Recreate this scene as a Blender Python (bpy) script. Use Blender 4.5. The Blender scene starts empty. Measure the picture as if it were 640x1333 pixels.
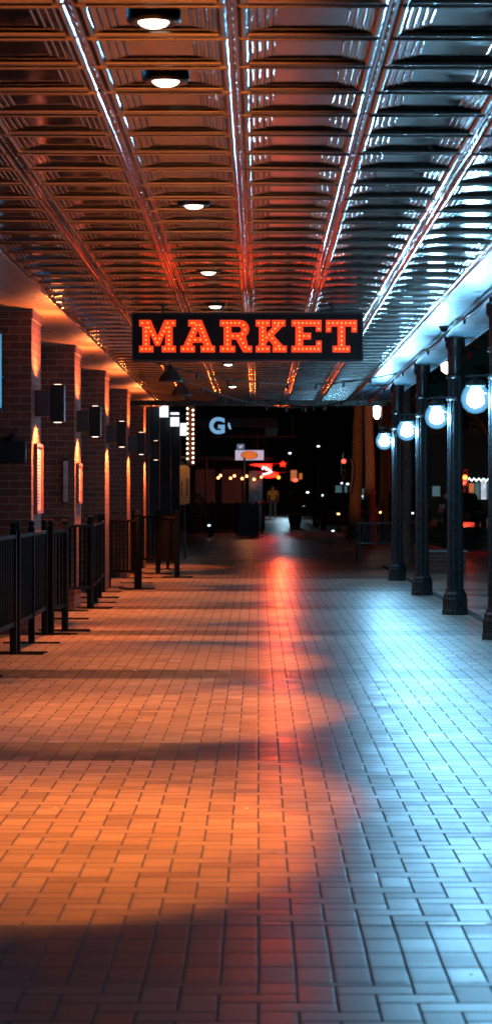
import bpy, bmesh, math, random
from mathutils import Vector, Matrix
random.seed(7)
PI = math.pi
S = bpy.context.scene
COL = S.collection
F, CX, CY, H = 2960.0, 336.0, 650.0, 1.32

def P(x, y, d):
    """point seen at photo pixel x, y at distance d"""
    return Vector(((x - CX) * d / F, d, H + (CY - y) * d / F))

# ------------------------------------------------------------------ nodes
class E:
    """tiny expression wrapper over Math nodes"""
    def __init__(s, nt, sock): s.nt, s.s = nt, sock
    def _m(s, op, *a):
        n = s.nt.nodes.new('ShaderNodeMath'); n.operation = op
        for i, v in enumerate((s,) + a):
            if isinstance(v, E): s.nt.links.new(v.s, n.inputs[i])
            else: n.inputs[i].default_value = v
        return E(s.nt, n.outputs[0])
    def __add__(s, o): return s._m('ADD', o)
    __radd__ = __add__
    def __sub__(s, o): return s._m('SUBTRACT', o)
    def __mul__(s, o): return s._m('MULTIPLY', o)
    __rmul__ = __mul__
    def __truediv__(s, o): return s._m('DIVIDE', o)
    def floor(s): return s._m('FLOOR')
    def fract(s): return s._m('FRACT')
    def abs(s): return s._m('ABSOLUTE')
    def min(s, o): return s._m('MINIMUM', o)
    def max(s, o): return s._m('MAXIMUM', o)
    def lt(s, o): return s._m('LESS_THAN', o)
    def gt(s, o): return s._m('GREATER_THAN', o)
    def mod(s, o): return s._m('FLOORED_MODULO', o)
    def eq(s, v): return s._m('COMPARE', v, 0.1)
    def rsub(s, v): return (s * -1.0) + v

def new_mat(name):
    m = bpy.data.materials.new(name); m.use_nodes = True
    nt = m.node_tree
    for n in list(nt.nodes): nt.nodes.remove(n)
    out = nt.nodes.new('ShaderNodeOutputMaterial')
    b = nt.nodes.new('ShaderNodeBsdfPrincipled')
    nt.links.new(b.outputs[0], out.inputs[0])
    return m, nt, b, out

def noise(nt, scale, detail=3, vec=None, rough=.55):
    n = nt.nodes.new('ShaderNodeTexNoise'); n.inputs['Scale'].default_value = scale
    n.inputs['Detail'].default_value = detail; n.inputs['Roughness'].default_value = rough
    if vec is not None: nt.links.new(vec, n.inputs['Vector'])
    return n
def objco(nt):
    return nt.nodes.new('ShaderNodeTexCoord').outputs['Object']
def ramp(nt, fac, stops, mode='LINEAR'):
    r = nt.nodes.new('ShaderNodeValToRGB'); cr = r.color_ramp; cr.interpolation = mode
    while len(cr.elements) < len(stops): cr.elements.new(.5)
    for e, (p, c) in zip(cr.elements, stops):
        e.position = p; e.color = (c[0], c[1], c[2], 1) if not isinstance(c, (int, float)) else (c, c, c, 1)
    nt.links.new(fac, r.inputs[0]); return r.outputs[0]
def mixc(nt, fac, a, b, mode='MIX'):
    n = nt.nodes.new('ShaderNodeMix'); n.data_type = 'RGBA'; n.blend_type = mode
    for sk, v in ((n.inputs[0], fac), (n.inputs[6], a), (n.inputs[7], b)):
        if hasattr(v, 'is_linked'): nt.links.new(v, sk)
        elif isinstance(v, (int, float)): sk.default_value = v
        else: sk.default_value = (v[0], v[1], v[2], 1)
    return n.outputs[2]
def bump(nt, b, h, strength=.3, dist=.01):
    n = nt.nodes.new('ShaderNodeBump'); n.inputs['Strength'].default_value = strength
    n.inputs['Distance'].default_value = dist
    nt.links.new(h, n.inputs['Height']); nt.links.new(n.outputs[0], b.inputs['Normal'])

def basic(name, col, rough=.5, metal=0, var=.25, scale=9, bumps=.15, spec=.5):
    m, nt, b, out = new_mat(name)
    v = objco(nt); n = noise(nt, scale, 4, v)
    lo = tuple(c * (1 - var) for c in col); hi = tuple(min(1, c * (1 + var)) for c in col)
    nt.links.new(ramp(nt, n.outputs[0], [(.3, lo), (.7, hi)]), b.inputs['Base Color'])
    n2 = noise(nt, scale * 3.1, 4, v)
    nt.links.new(ramp(nt, n2.outputs[0], [(.3, max(.04, rough - .1)), (.7, min(1, rough + .1))]), b.inputs['Roughness'])
    b.inputs['Metallic'].default_value = metal
    b.inputs['Specular IOR Level'].default_value = spec
    if bumps: bump(nt, b, n2.outputs[0], bumps, .004)
    return m
def emit(name, col, strength, var=0.0):
    m, nt, b, out = new_mat(name)
    b.inputs['Base Color'].default_value = (min(1, col[0]), min(1, col[1]), min(1, col[2]), 1)
    b.inputs['Roughness'].default_value = .4
    b.inputs['Emission Strength'].default_value = strength
    if var:
        n = noise(nt, 6, 3, objco(nt))
        c0 = tuple(c * (1 - var) for c in col)
        nt.links.new(ramp(nt, n.outputs[0], [(.3, c0), (.7, col)]), b.inputs['Emission Color'])
    else:
        b.inputs['Emission Color'].default_value = (*col, 1)
    return m

M = {}
M['black'] = basic('black_paint', (.006, .007, .007), .45, spec=.25)
M['seam'] = basic('seam_painted_shade', (.008, .006, .005), .6, spec=.03, bumps=0)  # near-black colour stands in for grime and dark reflections on the lips
M['rail'] = basic('railing_paint', (.006, .007, .007), .65, spec=.05, bumps=0)
M['column'] = basic('gloss_black_column', (.03, .034, .036), .30, scale=14, bumps=0)
M['dark'] = basic('dark_metal', (.018, .02, .02), .5)
M['darkwall'] = basic('dark_wall', (.022, .024, .024), .85, scale=2)
M['chrome'] = basic('bright_trim', (.35, .35, .35), .25, metal=1)
M['trim'] = basic('bronze_trim', (.03, .02, .016), .3, metal=.6)
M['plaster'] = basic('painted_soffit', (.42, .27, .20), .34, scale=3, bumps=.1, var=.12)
M['soffit'] = basic('lamp_tinted_soffit', (.10, .22, .27), .36, scale=3, bumps=.1, var=.2)  # blue spill of the globe lamps is put into this colour
M['beam'] = basic('painted_beam', (.42, .46, .48), .38, scale=5, var=.15)
M['glassdark'] = basic('dark_glass', (.012, .016, .018), .08, bumps=0)
M['bark'] = basic('bark', (.19, .115, .07), .9, scale=24, var=.5, bumps=.7)
M['barkgrey'] = basic('grey_bark', (.17, .14, .115), .9, scale=24, var=.5, bumps=.7)
M['leaf'] = basic('leaves', (.035, .06, .025), .6, scale=2, var=.5, bumps=0)
M['leaflit'] = basic('lamplit_leaves', (.12, .11, .06), .6, scale=2, var=.4, bumps=0)  # lamp light on the crown is put into this lighter leaf colour
M['leaflitter'] = basic('dry_leaf_scraps', (.45, .38, .28), .6, bumps=0)
M['wood'] = basic('varnished_wood', (.38, .17, .06), .45, scale=16, var=.35)
M['concrete'] = basic('concrete', (.3, .28, .26), .7, scale=7)
M['redpaint'] = basic('red_paint', (.5, .04, .03), .4)
M['skin'] = basic('skin', (.45, .28, .2), .5, var=.05, bumps=0)
M['shirt'] = basic('yellow_cloth', (.75, .42, .10), .8)
M['jeans'] = basic('blue_denim', (.10, .16, .26), .8)
M['hair'] = basic('dark_hair', (.02, .015, .012), .6)
M['carpaint'] = basic('dark_car_paint', (.02, .024, .028), .2, bumps=0)
M['cargrey'] = basic('grey_car_paint', (.10, .11, .12), .2, bumps=0)
M['rubber'] = basic('rubber', (.02, .02, .02), .8)
M['paper'] = basic('printed_paper', (.5, .47, .42), .6, scale=20, var=.05)
M['cable'] = basic('black_cable', (.01, .01, .01), .5)
M['vine'] = basic('pale_cable', (.28, .24, .2), .6)
M['tan'] = basic('tan_panel', (.45, .25, .10), .6)
M['redbrown'] = basic('red_brown_panel', (.16, .05, .035), .5)

BLUE = (.265, .65, .96)
M['bulb_blue'] = emit('lit_cool_bulb', BLUE, 1800)
M['bulb_warm'] = emit('lit_warm_bulb', (1, .33, .13), 5)
M['marquee_bulb'] = emit('lit_marquee_bulb', (1, .80, .55), 5)
M['letter_bulb'] = emit('lit_letter_bulb', (1, .13, .02), 4.2)
M['letter'] = emit('lit_orange_letter', (1, .062, .010), .85, .2)
M['lens_warm'] = emit('lit_downlight_lens', (1, .84, .68), 9)
M['lens_sconce'] = emit('lit_sconce_lens', (1, .78, .58), 4)
M['lightbox'] = emit('lit_white_glass', (.80, .86, 1.0), 1.6, .25)
M['neon_red'] = emit('lit_red_neon', (1, .004, .0015), 22)
M['neon_white'] = emit('lit_white_neon', (1, .62, .66), 3)
M['neon_yellow'] = emit('lit_amber_disc', (1, .42, .05), 2)
M['neon_blue'] = emit('lit_blue_neon', (.08, .36, .62), .6)
M['neon_fill'] = emit('added_blue_glow', (.05, .42, .9), 60)
M['letter_blue'] = emit('lit_pale_blue_letter', (.20, .47, .75), .85, .1)
M['sign_face'] = emit('lit_sign_face', (.50, .54, .72), .8, .25)
M['sign_orange'] = emit('lit_orange_oval', (.75, .22, .04), .75, .3)
M['sign_blue'] = emit('lit_blue_panel', (.06, .16, .25), .7)
M['lantern'] = emit('lit_lantern_glass', (1, .80, .66), 7)
M['signal_red'] = emit('lit_red_signal', (1, .05, .03), 5)
M['signal_amber'] = emit('lit_amber_signal', (1, .22, .02), 5)
M['shop_white'] = emit('lit_shop_glass', (.62, .72, .85), 1.1, .7)
M['shop_orange'] = emit('lit_shop_orange', (.75, .20, .07), .7, .3)
M['shop_teal'] = emit('lit_shop_teal', (.10, .22, .26), .6, .6)
M['win_dim'] = emit('dimly_lit_glass', (.30, .16, .08), .015, .8)
M['speck'] = emit('lit_white_lamp', (.75, .9, 1.0), 2.2)
M['speck_warm'] = emit('lit_orange_lamp', (1, .45, .15), 5)
M['tail'] = emit('lit_tail_lamp', (1, .04, .02), 3)

# frosted globe of the lamps: lets the bulb show through and glows faintly
def globe_mat():
    m, nt, b, out = new_mat('glowing_lamp_glass')
    nt.nodes.remove(b)
    tr = nt.nodes.new('ShaderNodeBsdfTransparent'); tr.inputs[0].default_value = (.9, .95, 1, 1)
    gl = nt.nodes.new('ShaderNodeBsdfGlossy'); gl.inputs['Roughness'].default_value = .1
    em = nt.nodes.new('ShaderNodeEmission'); em.inputs[0].default_value = (.18, .60, 1.0, 1); em.inputs[1].default_value = 1.25
    lw = nt.nodes.new('ShaderNodeLayerWeight'); lw.inputs[0].default_value = .35
    fc = ramp(nt, lw.outputs['Facing'], [(0, .62), (.3, .42), (.55, .2), (.8, .06), (1, .02)])
    m1 = nt.nodes.new('ShaderNodeMixShader'); m1.inputs[0].default_value = .06
    nt.links.new(tr.outputs[0], m1.inputs[1]); nt.links.new(gl.outputs[0], m1.inputs[2])
    ad = nt.nodes.new('ShaderNodeMixShader'); nt.links.new(fc, ad.inputs[0])
    nt.links.new(m1.outputs[0], ad.inputs[1]); nt.links.new(em.outputs[0], ad.inputs[2])
    nt.links.new(ad.outputs[0], out.inputs[0])
    return m
M['globe'] = globe_mat()

def tin_mat():
    m, nt, b, out = new_mat('pressed_tin')
    v = objco(nt); n = noise(nt, 1.7, 4, v); n2 = noise(nt, 11, 4, v)
    nt.links.new(ramp(nt, n.outputs[0], [(.3, (.25, .225, .21)), (.7, (.36, .335, .32))]), b.inputs['Base Color'])
    nt.links.new(ramp(nt, n2.outputs[0], [(.3, .07), (.75, .16)]), b.inputs['Roughness'])
    b.inputs['Metallic'].default_value = 1
    bump(nt, b, noise(nt, 2.5, 1, v).outputs[0], .05, .01)
    return m
M['tin'] = tin_mat()

def brick_mat():
    m, nt, b, out = new_mat('pier_brick')
    tc = objco(nt); g = nt.nodes.new('ShaderNodeNewGeometry')
    sx = nt.nodes.new('ShaderNodeSeparateXYZ'); nt.links.new(tc, sx.inputs[0])
    sn = nt.nodes.new('ShaderNodeSeparateXYZ'); nt.links.new(g.outputs['Normal'], sn.inputs[0])
    u = E(nt, sx.outputs[0]) * E(nt, sn.outputs[1]).abs() + E(nt, sx.outputs[1]) * E(nt, sn.outputs[0]).abs()
    cb = nt.nodes.new('ShaderNodeCombineXYZ'); nt.links.new(u.s, cb.inputs[0]); nt.links.new(sx.outputs[2], cb.inputs[1])
    br = nt.nodes.new('ShaderNodeTexBrick'); nt.links.new(cb.outputs[0], br.inputs['Vector'])
    br.inputs['Scale'].default_value = 1; br.inputs['Brick Width'].default_value = .215
    br.inputs['Row Height'].default_value = .075; br.inputs['Mortar Size'].default_value = .005
    br.inputs['Mortar Smooth'].default_value = .2
    br.inputs['Color1'].default_value = (.15, .044, .026, 1); br.inputs['Color2'].default_value = (.08, .025, .016, 1)
    br.inputs['Mortar'].default_value = (.24, .155, .11, 1)
    n = noise(nt, 30, 4, tc)
    c = mixc(nt, ramp(nt, n.outputs[0], [(.35, 0), (.8, .5)]), br.outputs[0], (.05, .03, .025))
    nt.links.new(c, b.inputs['Base Color']); b.inputs['Roughness'].default_value = .75
    h = E(nt, br.outputs['Fac']) * -1.0 + E(nt, n.outputs[0]) * .3
    bump(nt, b, h.s, .6, .006)
    return m
M['brick'] = brick_mat()

BAY, BAND0 = 5.28, 6.62
def paver_mat():
    m, nt, b, out = new_mat('brick_pavers')
    tc = objco(nt); sp = nt.nodes.new('ShaderNodeSeparateXYZ'); nt.links.new(tc, sp.inputs[0])
    wob = noise(nt, 1.3, 2, tc)
    X = E(nt, sp.outputs[0]) + (E(nt, wob.outputs[0]) - .5) * .007
    Y = E(nt, sp.outputs[1])
    W = .1045
    gx, gy = X / W, Y / W
    i, j = gx.floor(), gy.floor(); fx, fy = gx - i, gy - j
    k = (i + j).mod(4.0)
    k0, k1, k2, k3 = k.eq(0.), k.eq(1.), k.eq(2.), k.eq(3.)
    # distance to the joints of the herringbone (in cells)
    dl = fx + k1 * 9.0; dr = fx.rsub(1.0) + k0 * 9.0
    db = fy * .62 + k3 * 9.0; dt = fy.rsub(1.0) * .62 + k2 * 9.0
    dh = dl.min(dr).min(db.min(dt))
    ih, jh = i - k1, j - k3
    # accent bands: bricks stacked lengthwise
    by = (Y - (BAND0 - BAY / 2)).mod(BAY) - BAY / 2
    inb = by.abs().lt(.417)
    gb = (by + .417) / .2085
    jb = gb.floor(); fb = gb - jb
    dbn = fx.min(fx.rsub(1.0)).min(fb.min(fb.rsub(1.0)) * 1.15)
    nb = inb.rsub(1.0)
    dist = inb * dbn + nb * dh
    band_id = ((Y - (BAND0 - BAY / 2)) / BAY).floor()
    idx = inb * (i + 300.) + nb * ih
    idy = inb * (jb + band_id * 17. + 900.) + nb * jh
    cb = nt.nodes.new('ShaderNodeCombineXYZ'); nt.links.new(idx.s, cb.inputs[0]); nt.links.new(idy.s, cb.inputs[1]); nt.links.new(k2.max(k3).s, cb.inputs[2])
    wn = nt.nodes.new('ShaderNodeTexWhiteNoise'); wn.noise_dimensions = '3D'; nt.links.new(cb.outputs[0], wn.inputs[0])
    sw = nt.nodes.new('ShaderNodeSeparateColor'); nt.links.new(wn.outputs['Color'], sw.inputs[0])
    r1, r2 = E(nt, sw.outputs[0]), E(nt, sw.outputs[1])
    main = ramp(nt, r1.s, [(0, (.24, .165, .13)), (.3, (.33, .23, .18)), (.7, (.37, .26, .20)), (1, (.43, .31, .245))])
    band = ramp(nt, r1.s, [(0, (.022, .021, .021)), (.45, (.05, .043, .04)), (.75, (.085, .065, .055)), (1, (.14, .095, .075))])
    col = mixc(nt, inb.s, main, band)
    st = noise(nt, .55, 5, tc, .62); fine = noise(nt, 60, 3, tc)
    col = mixc(nt, ramp(nt, st.outputs[0], [(.42, 0), (.72, .5)]), col, (.13, .10, .09))
    col = mixc(nt, ramp(nt, fine.outputs[0], [(.35, .0), (.75, .28)]), col, (.12, .09, .08))
    # chewing-gum spots
    vo = nt.nodes.new('ShaderNodeTexVoronoi'); vo.inputs['Scale'].default_value = 1.7; nt.links.new(tc, vo.inputs[0])
    gum = E(nt, vo.outputs['Distance']).lt(.035)
    col = mixc(nt, (gum * .7).s, col, (.04, .035, .035))
    jw = .036
    joint = dist.lt(jw)
    # one expansion joint on each band
    ex = (by - .43).abs().lt(.009)
    joint = joint.max(ex)
    col = mixc(nt, joint.s, col, (.02, .017, .015))
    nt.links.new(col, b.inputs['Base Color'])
    rg = E(nt, noise(nt, 2.2, 4, tc).outputs[0]) * .20 + r2 * .08 + .205
    rg = rg + joint * .4
    nt.links.new(rg.s, b.inputs['Roughness'])
    hh = (dist / .10).min(1.0) + r2 * .18 + E(nt, fine.outputs[0]) * .12 - ex * 1.0
    bump(nt, b, hh.s, .13, .004)
    return m
M['paver'] = paver_mat()

def asphalt_mat():
    m, nt, b, out = new_mat('damp_asphalt')
    v = objco(nt); n = noise(nt, 90, 4, v); n2 = noise(nt, .4, 4, v)
    nt.links.new(ramp(nt, n.outputs[0], [(.3, (.03, .03, .03)), (.7, (.07, .068, .065))]), b.inputs['Base Color'])
    nt.links.new(ramp(nt, n2.outputs[0], [(.35, .22), (.65, .55)]), b.inputs['Roughness'])
    bump(nt, b, n.outputs[0], .35, .004); return m
M['asphalt'] = asphalt_mat()

# ------------------------------------------------------------------ mesh helpers
def smooth(me, ang=40):
    for p in me.polygons: p.use_smooth = True
    try: me.set_sharp_from_angle(angle=math.radians(ang))
    except Exception: pass
def obj(name, bm, mat, parent=None, sm=True, loc=None, bev=0, segs=2):
    me = bpy.data.meshes.new(name)
    bmesh.ops.recalc_face_normals(bm, faces=bm.faces)
    bm.to_mesh(me); bm.free()
    if sm: smooth(me)
    o = bpy.data.objects.new(name, me); COL.objects.link(o)
    if mat: me.materials.append(mat if not isinstance(mat, str) else M[mat])
    if parent: o.parent = parent
    if loc is not None: o.location = loc
    if bev:
        md = o.modifiers.new('bevel', 'BEVEL'); md.width = bev; md.segments = segs; md.limit_method = 'ANGLE'; md.angle_limit = math.radians(40)
    return o
def tag(o, label, cat=None, group=None, kind=None):
    if label: o['label'] = label
    if cat: o['category'] = cat
    if group: o['group'] = group
    if kind: o['kind'] = kind
    return o
def thing(name, label, cat, loc=(0, 0, 0), rz=0, group=None):
    o = bpy.data.objects.new(name, None); COL.objects.link(o); o.empty_display_size = .1
    o.location = loc; o.rotation_euler = (0, 0, rz)
    return tag(o, label, cat, group)
def dup(root, loc, rz=0, label=None):
    r = root.copy(); COL.objects.link(r); r.location = loc; r.rotation_euler = (0, 0, rz)
    if label: r['label'] = label
    for ch in root.children:
        c = ch.copy(); COL.objects.link(c); c.parent = r
        for g in ch.children:
            d = g.copy(); COL.objects.link(d); d.parent = c
    return r
def box(bm, lo, hi, mi=0):
    x0, y0, z0 = lo; x1, y1, z1 = hi
    v = [bm.verts.new(p) for p in ((x0, y0, z0), (x1, y0, z0), (x1, y1, z0), (x0, y1, z0), (x0, y0, z1), (x1, y0, z1), (x1, y1, z1), (x0, y1, z1))]
    for f in ((0, 3, 2, 1), (4, 5, 6, 7), (0, 1, 5, 4), (1, 2, 6, 5), (2, 3, 7, 6), (3, 0, 4, 7)):
        bm.faces.new([v[q] for q in f])
    return v
def B(lo, hi):
    bm = bmesh.new(); box(bm, lo, hi); return bm
def lathe(bm, prof, n=24, c=(0, 0, 0), axis='z', cap=True):
    rings = []
    for r, z in prof:
        ring = []
        for k in range(n):
            a = 2 * PI * k / n
            p = (r * math.cos(a), r * math.sin(a), z) if axis == 'z' else ((r * math.cos(a), z, r * math.sin(a)) if axis == 'y' else (z, r * math.cos(a), r * math.sin(a)))
            ring.append(bm.verts.new((p[0] + c[0], p[1] + c[1], p[2] + c[2])))
        rings.append(ring)
    for a, b_ in zip(rings, rings[1:]):
        for k in range(n):
            bm.faces.new((a[k], a[(k + 1) % n], b_[(k + 1) % n], b_[k]))
    if cap:
        bm.faces.new(rings[0][::-1]); bm.faces.new(rings[-1])
def L(prof, n=24, c=(0, 0, 0), axis='z', cap=True):
    bm = bmesh.new(); lathe(bm, prof, n, c, axis, cap); return bm
def tube(bm, pts, r, n=8):
    pts = [Vector(p) for p in pts]; rings = []
    for q, p in enumerate(pts):
        t = (pts[min(q + 1, len(pts) - 1)] - pts[max(q - 1, 0)]).normalized()
        up = Vector((0, 0, 1)) if abs(t.z) < .95 else Vector((1, 0, 0))
        a = t.cross(up).normalized(); b_ = t.cross(a)
        rr = r[q] if isinstance(r, (list, tuple)) else r
        rings.append([bm.verts.new(p + a * rr * math.cos(2 * PI * k / n) + b_ * rr * math.sin(2 * PI * k / n)) for k in range(n)])
    for a, b_ in zip(rings, rings[1:]):
        for k in range(n): bm.faces.new((a[k], a[(k + 1) % n], b_[(k + 1) % n], b_[k]))
    bm.faces.new(rings[0][::-1]); bm.faces.new(rings[-1])
def T(pts, r, n=8):
    bm = bmesh.new(); tube(bm, pts, r, n); return bm
def sphere(bm, c, r, sub=2, sc=(1, 1, 1)):
    bmesh.ops.create_icosphere(bm, subdivisions=sub, radius=r, matrix=Matrix.Translation(c) @ Matrix.Diagonal((*sc, 1)))
def SP(c, r, sub=2, sc=(1, 1, 1)):
    bm = bmesh.new(); sphere(bm, c, r, sub, sc); return bm
def prism(poly, y0, y1):
    """polygon in x, z extruded along y"""
    bm = bmesh.new()
    a = [bm.verts.new((x, y0, z)) for x, z in poly]; b_ = [bm.verts.new((x, y1, z)) for x, z in poly]
    bm.faces.new(a); bm.faces.new(b_[::-1])
    for q in range(len(poly)):
        r = (q + 1) % len(poly); bm.faces.new((a[q], b_[q], b_[r], a[r]))
    return bm
def catenary(a, b, sag, n=14):
    a, b = Vector(a), Vector(b)
    return [a.lerp(b, t / n) - Vector((0, 0, sag * 4 * (t / n) * (1 - t / n))) for t in range(n + 1)]
def light(kind, name, loc, rot, power, col, parent=None, **kw):
    d = bpy.data.lights.new(name, kind); d.energy = power; d.color = col
    for k_, v in kw.items(): setattr(d, k_, v)
    o = bpy.data.objects.new(name, d); COL.objects.link(o); o.location = loc; o.rotation_euler = rot
    if parent: o.parent = parent
    return o

# ------------------------------------------------------------------ ground
bm = bmesh.new()
NX, ys = 1, [-30, 0, 10, 20, 30, 40, 50, 60, 80, 100, 120, 150, 220, 600]
def rise(y): return 0 if y < 50 else min(.34, (y - 50) * .34 / 70)
def sheet(x0, x1, ys, dz=0):
    bm = bmesh.new(); prev = None
    for y in ys:
        a, b_ = bm.verts.new((x0, y, rise(y) + dz)), bm.verts.new((x1, y, rise(y) + dz))
        if prev: bm.faces.new((prev[0], prev[1], b_, a))
        prev = (a, b_)
    return bm
tag(obj('ground', sheet(-400, 400, ys, -.14), 'asphalt', sm=False), None, kind='structure')
bm = bmesh.new(); kb = bmesh.new(); prev = None
for y, xe in ((-30, 4.6), (0, 4.6), (20, 4.6), (40, 4.6), (50, 4.6), (60, 4.6), (74, 4.6), (78, 4.2), (81, 2.6), (85, 2.1), (100, 2.1), (120, 2.1), (150, 2.1)):
    g_ = rise(y)
    q = [bm.verts.new((-3.6, y, g_)), bm.verts.new((xe, y, g_))]
    q += [kb.verts.new(p) for p in ((xe + .002, y, g_ - .16), (xe + .002, y, g_ + .004), (xe + .18, y, g_ + .004), (xe + .20, y, g_ - .16))]
    if prev:
        bm.faces.new((prev[0], prev[1], q[1], q[0]))
        for a in range(2, 5): kb.faces.new((prev[a], q[a], q[a + 1], prev[a + 1]))
    prev = q
tag(obj('pavement', bm, 'paver', sm=False), None, kind='structure')
tag(obj('kerb', kb, 'concrete', sm=False), None, kind='structure')
# concrete drain strip between the columns
tag(obj('drain_strip', B((2.41, 8.0, .004), (2.50, 45, .008)), 'darkwall', sm=False), None, kind='structure')

bm = bmesh.new()
for _ in range(70):
    y = random.choice((17.45, 17.5, 12.4, 23.0, 9.6, 28)) + random.gauss(0, .12 if random.random() < .7 else 1.2); x = random.uniform(-1.5, 1.9); a = random.random() * 6.3; l = random.uniform(.008, .022)
    c_, s_ = math.cos(a) * l, math.sin(a) * l
    v = [bm.verts.new(p) for p in ((x - c_, y - s_, .006), (x + s_ * .5, y - c_ * .5, .009), (x + c_, y + s_, .014), (x - s_ * .5, y + c_ * .5, .008))]; bm.faces.new(v)
tag(obj('litter', bm, 'leaflitter', sm=False), 'tiny pale leaf scraps scattered along the paving joints', 'litter', kind='stuff')
# ------------------------------------------------------------------ canopy
HC = H + 1.86                     # tin ceiling height
PX0, PW, NCOL, NROW, PY0 = -1.93, .61, 6, 68, 1.2
canopy = thing('canopy', 'long sidewalk canopy with a pressed tin ceiling over the brick walkway', 'canopy', (0, 0, 0))
def tin_ceiling():
    bm = bmesh.new()
    groups = []
    groups.append(([(.0, 0), (.017, 0)], False))
    groups.append(([(.017, 0), (.022, -.006), (.031, -.0105), (.040, -.0115), (.050, -.0095), (.058, -.004), (.062, .001)], True))
    z, u = .001, .062
    for w in (.030, .032, .030, .026):
        groups.append(([(u, z), (u + .0012, z + .0029)], False)); z += .0029; u += .0012
        groups.append(([(u, z), (u + .003, z - .0024), (u + .007, z - .0034), (u + .011, z - .0024), (u + .0145, z)], True))
        u += .0145
        groups.append(([(u, z), (u + w - .0157, z)], False)); u += w - .0157
    zt = z
    # the sides that run across the walkway: two clean square steps
    cross = groups[:2] + [([(.062, .001), (.0622, .001 + (zt - .001) * .5)], False), ([(.0622, .001 + (zt - .001) * .5), (.118, .001 + (zt - .001) * .5)], False),
                          ([(.118, .001 + (zt - .001) * .5), (.1182, zt)], False), ([(.1182, zt), (u, zt)], False)]
    half = PW / 2
    for c in range(NCOL):
        for r in range(NROW):
            cx, cy = PX0 + (c + .5) * PW, PY0 + (r + .5) * PW
            jx, jy = random.gauss(0, .0016), random.gauss(0, .0016)
            def v(px, py, z_): return bm.verts.new((cx + px, cy + py, HC + z_ + px * jx * 2 + py * jy * 2))
            for side in range(4):
                for pts, smf in (groups if side in (1, 3) else cross):
                    prev = None
                    for (uu, zz) in pts:
                        e = half - uu
                        p, q = [((-e, -e), (e, -e)), ((e, -e), (e, e)), ((e, e), (-e, e)), ((-e, e), (-e, -e))][side]
                        a, b_ = v(p[0], p[1], zz), v(q[0], q[1], zz)
                        if prev:
                            f = bm.faces.new((prev[0], a, b_, prev[1])); f.smooth = smf
                        prev = (a, b_)
            e = half - u
            bm.faces.new([v(-e, -e, z), v(-e, e, z), v(e, e, z), v(e, -e, z)])
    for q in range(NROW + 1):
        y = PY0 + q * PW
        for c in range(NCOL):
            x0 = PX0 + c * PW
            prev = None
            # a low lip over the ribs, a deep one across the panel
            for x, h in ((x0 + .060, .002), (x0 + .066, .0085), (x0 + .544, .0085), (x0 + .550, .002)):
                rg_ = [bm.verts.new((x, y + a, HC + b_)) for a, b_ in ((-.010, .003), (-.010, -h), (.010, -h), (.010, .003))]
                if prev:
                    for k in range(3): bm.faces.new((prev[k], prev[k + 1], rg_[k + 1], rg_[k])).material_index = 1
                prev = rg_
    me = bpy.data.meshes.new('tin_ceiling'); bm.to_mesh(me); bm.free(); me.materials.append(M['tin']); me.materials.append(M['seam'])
    o = bpy.data.objects.new('tin_ceiling', me); COL.objects.link(o); o.parent = canopy
    # seam ropes along the walkway: short rounded dashes
    bm = bmesh.new()
    Y1 = PY0 + NROW * PW
    for c in range(NCOL + 1):
        x = PX0 + c * PW
        y = PY0
        while y < Y1 - .01:
            prev = None
            for t, rr in ((.006, .003), (.016, .0065), (.07, .007), (.137, .0065), (.146, .003)):
                ring = [bm.verts.new((x + rr * math.cos(PI + PI * k / 6), y + t, HC + .001 + 1.1 * rr * math.sin(PI + PI * k / 6))) for k in range(7)]
                if prev:
                    for k in range(6): f = bm.faces.new((prev[k], prev[k + 1], ring[k + 1], ring[k])); f.smooth = True
                prev = ring
            y += PW / 4
    me = bpy.data.meshes.new('seam_bead'); bm.to_mesh(me); bm.free(); me.materials.append(M['tin'])
    o = bpy.data.objects.new('seam_bead', me); COL.objects.link(o); o.parent = canopy
tin_ceiling()
Y1 = PY0 + NROW * PW
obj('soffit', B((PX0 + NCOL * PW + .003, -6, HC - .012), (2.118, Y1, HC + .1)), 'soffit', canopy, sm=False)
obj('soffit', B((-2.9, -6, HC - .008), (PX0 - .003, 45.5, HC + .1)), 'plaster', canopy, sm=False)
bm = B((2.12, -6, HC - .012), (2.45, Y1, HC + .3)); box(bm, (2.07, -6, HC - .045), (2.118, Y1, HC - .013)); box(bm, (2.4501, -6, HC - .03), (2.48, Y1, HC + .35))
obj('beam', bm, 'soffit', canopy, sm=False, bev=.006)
obj('end_fascia', B((-2.9, Y1 + .003, HC - .10), (2.42, Y1 + .12, HC + .3)), 'trim', canopy, sm=False)
obj('roof_slab', B((-2.9, -6, HC + .31), (2.42, Y1, HC + .4)), 'dark', canopy, sm=False)

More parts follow.
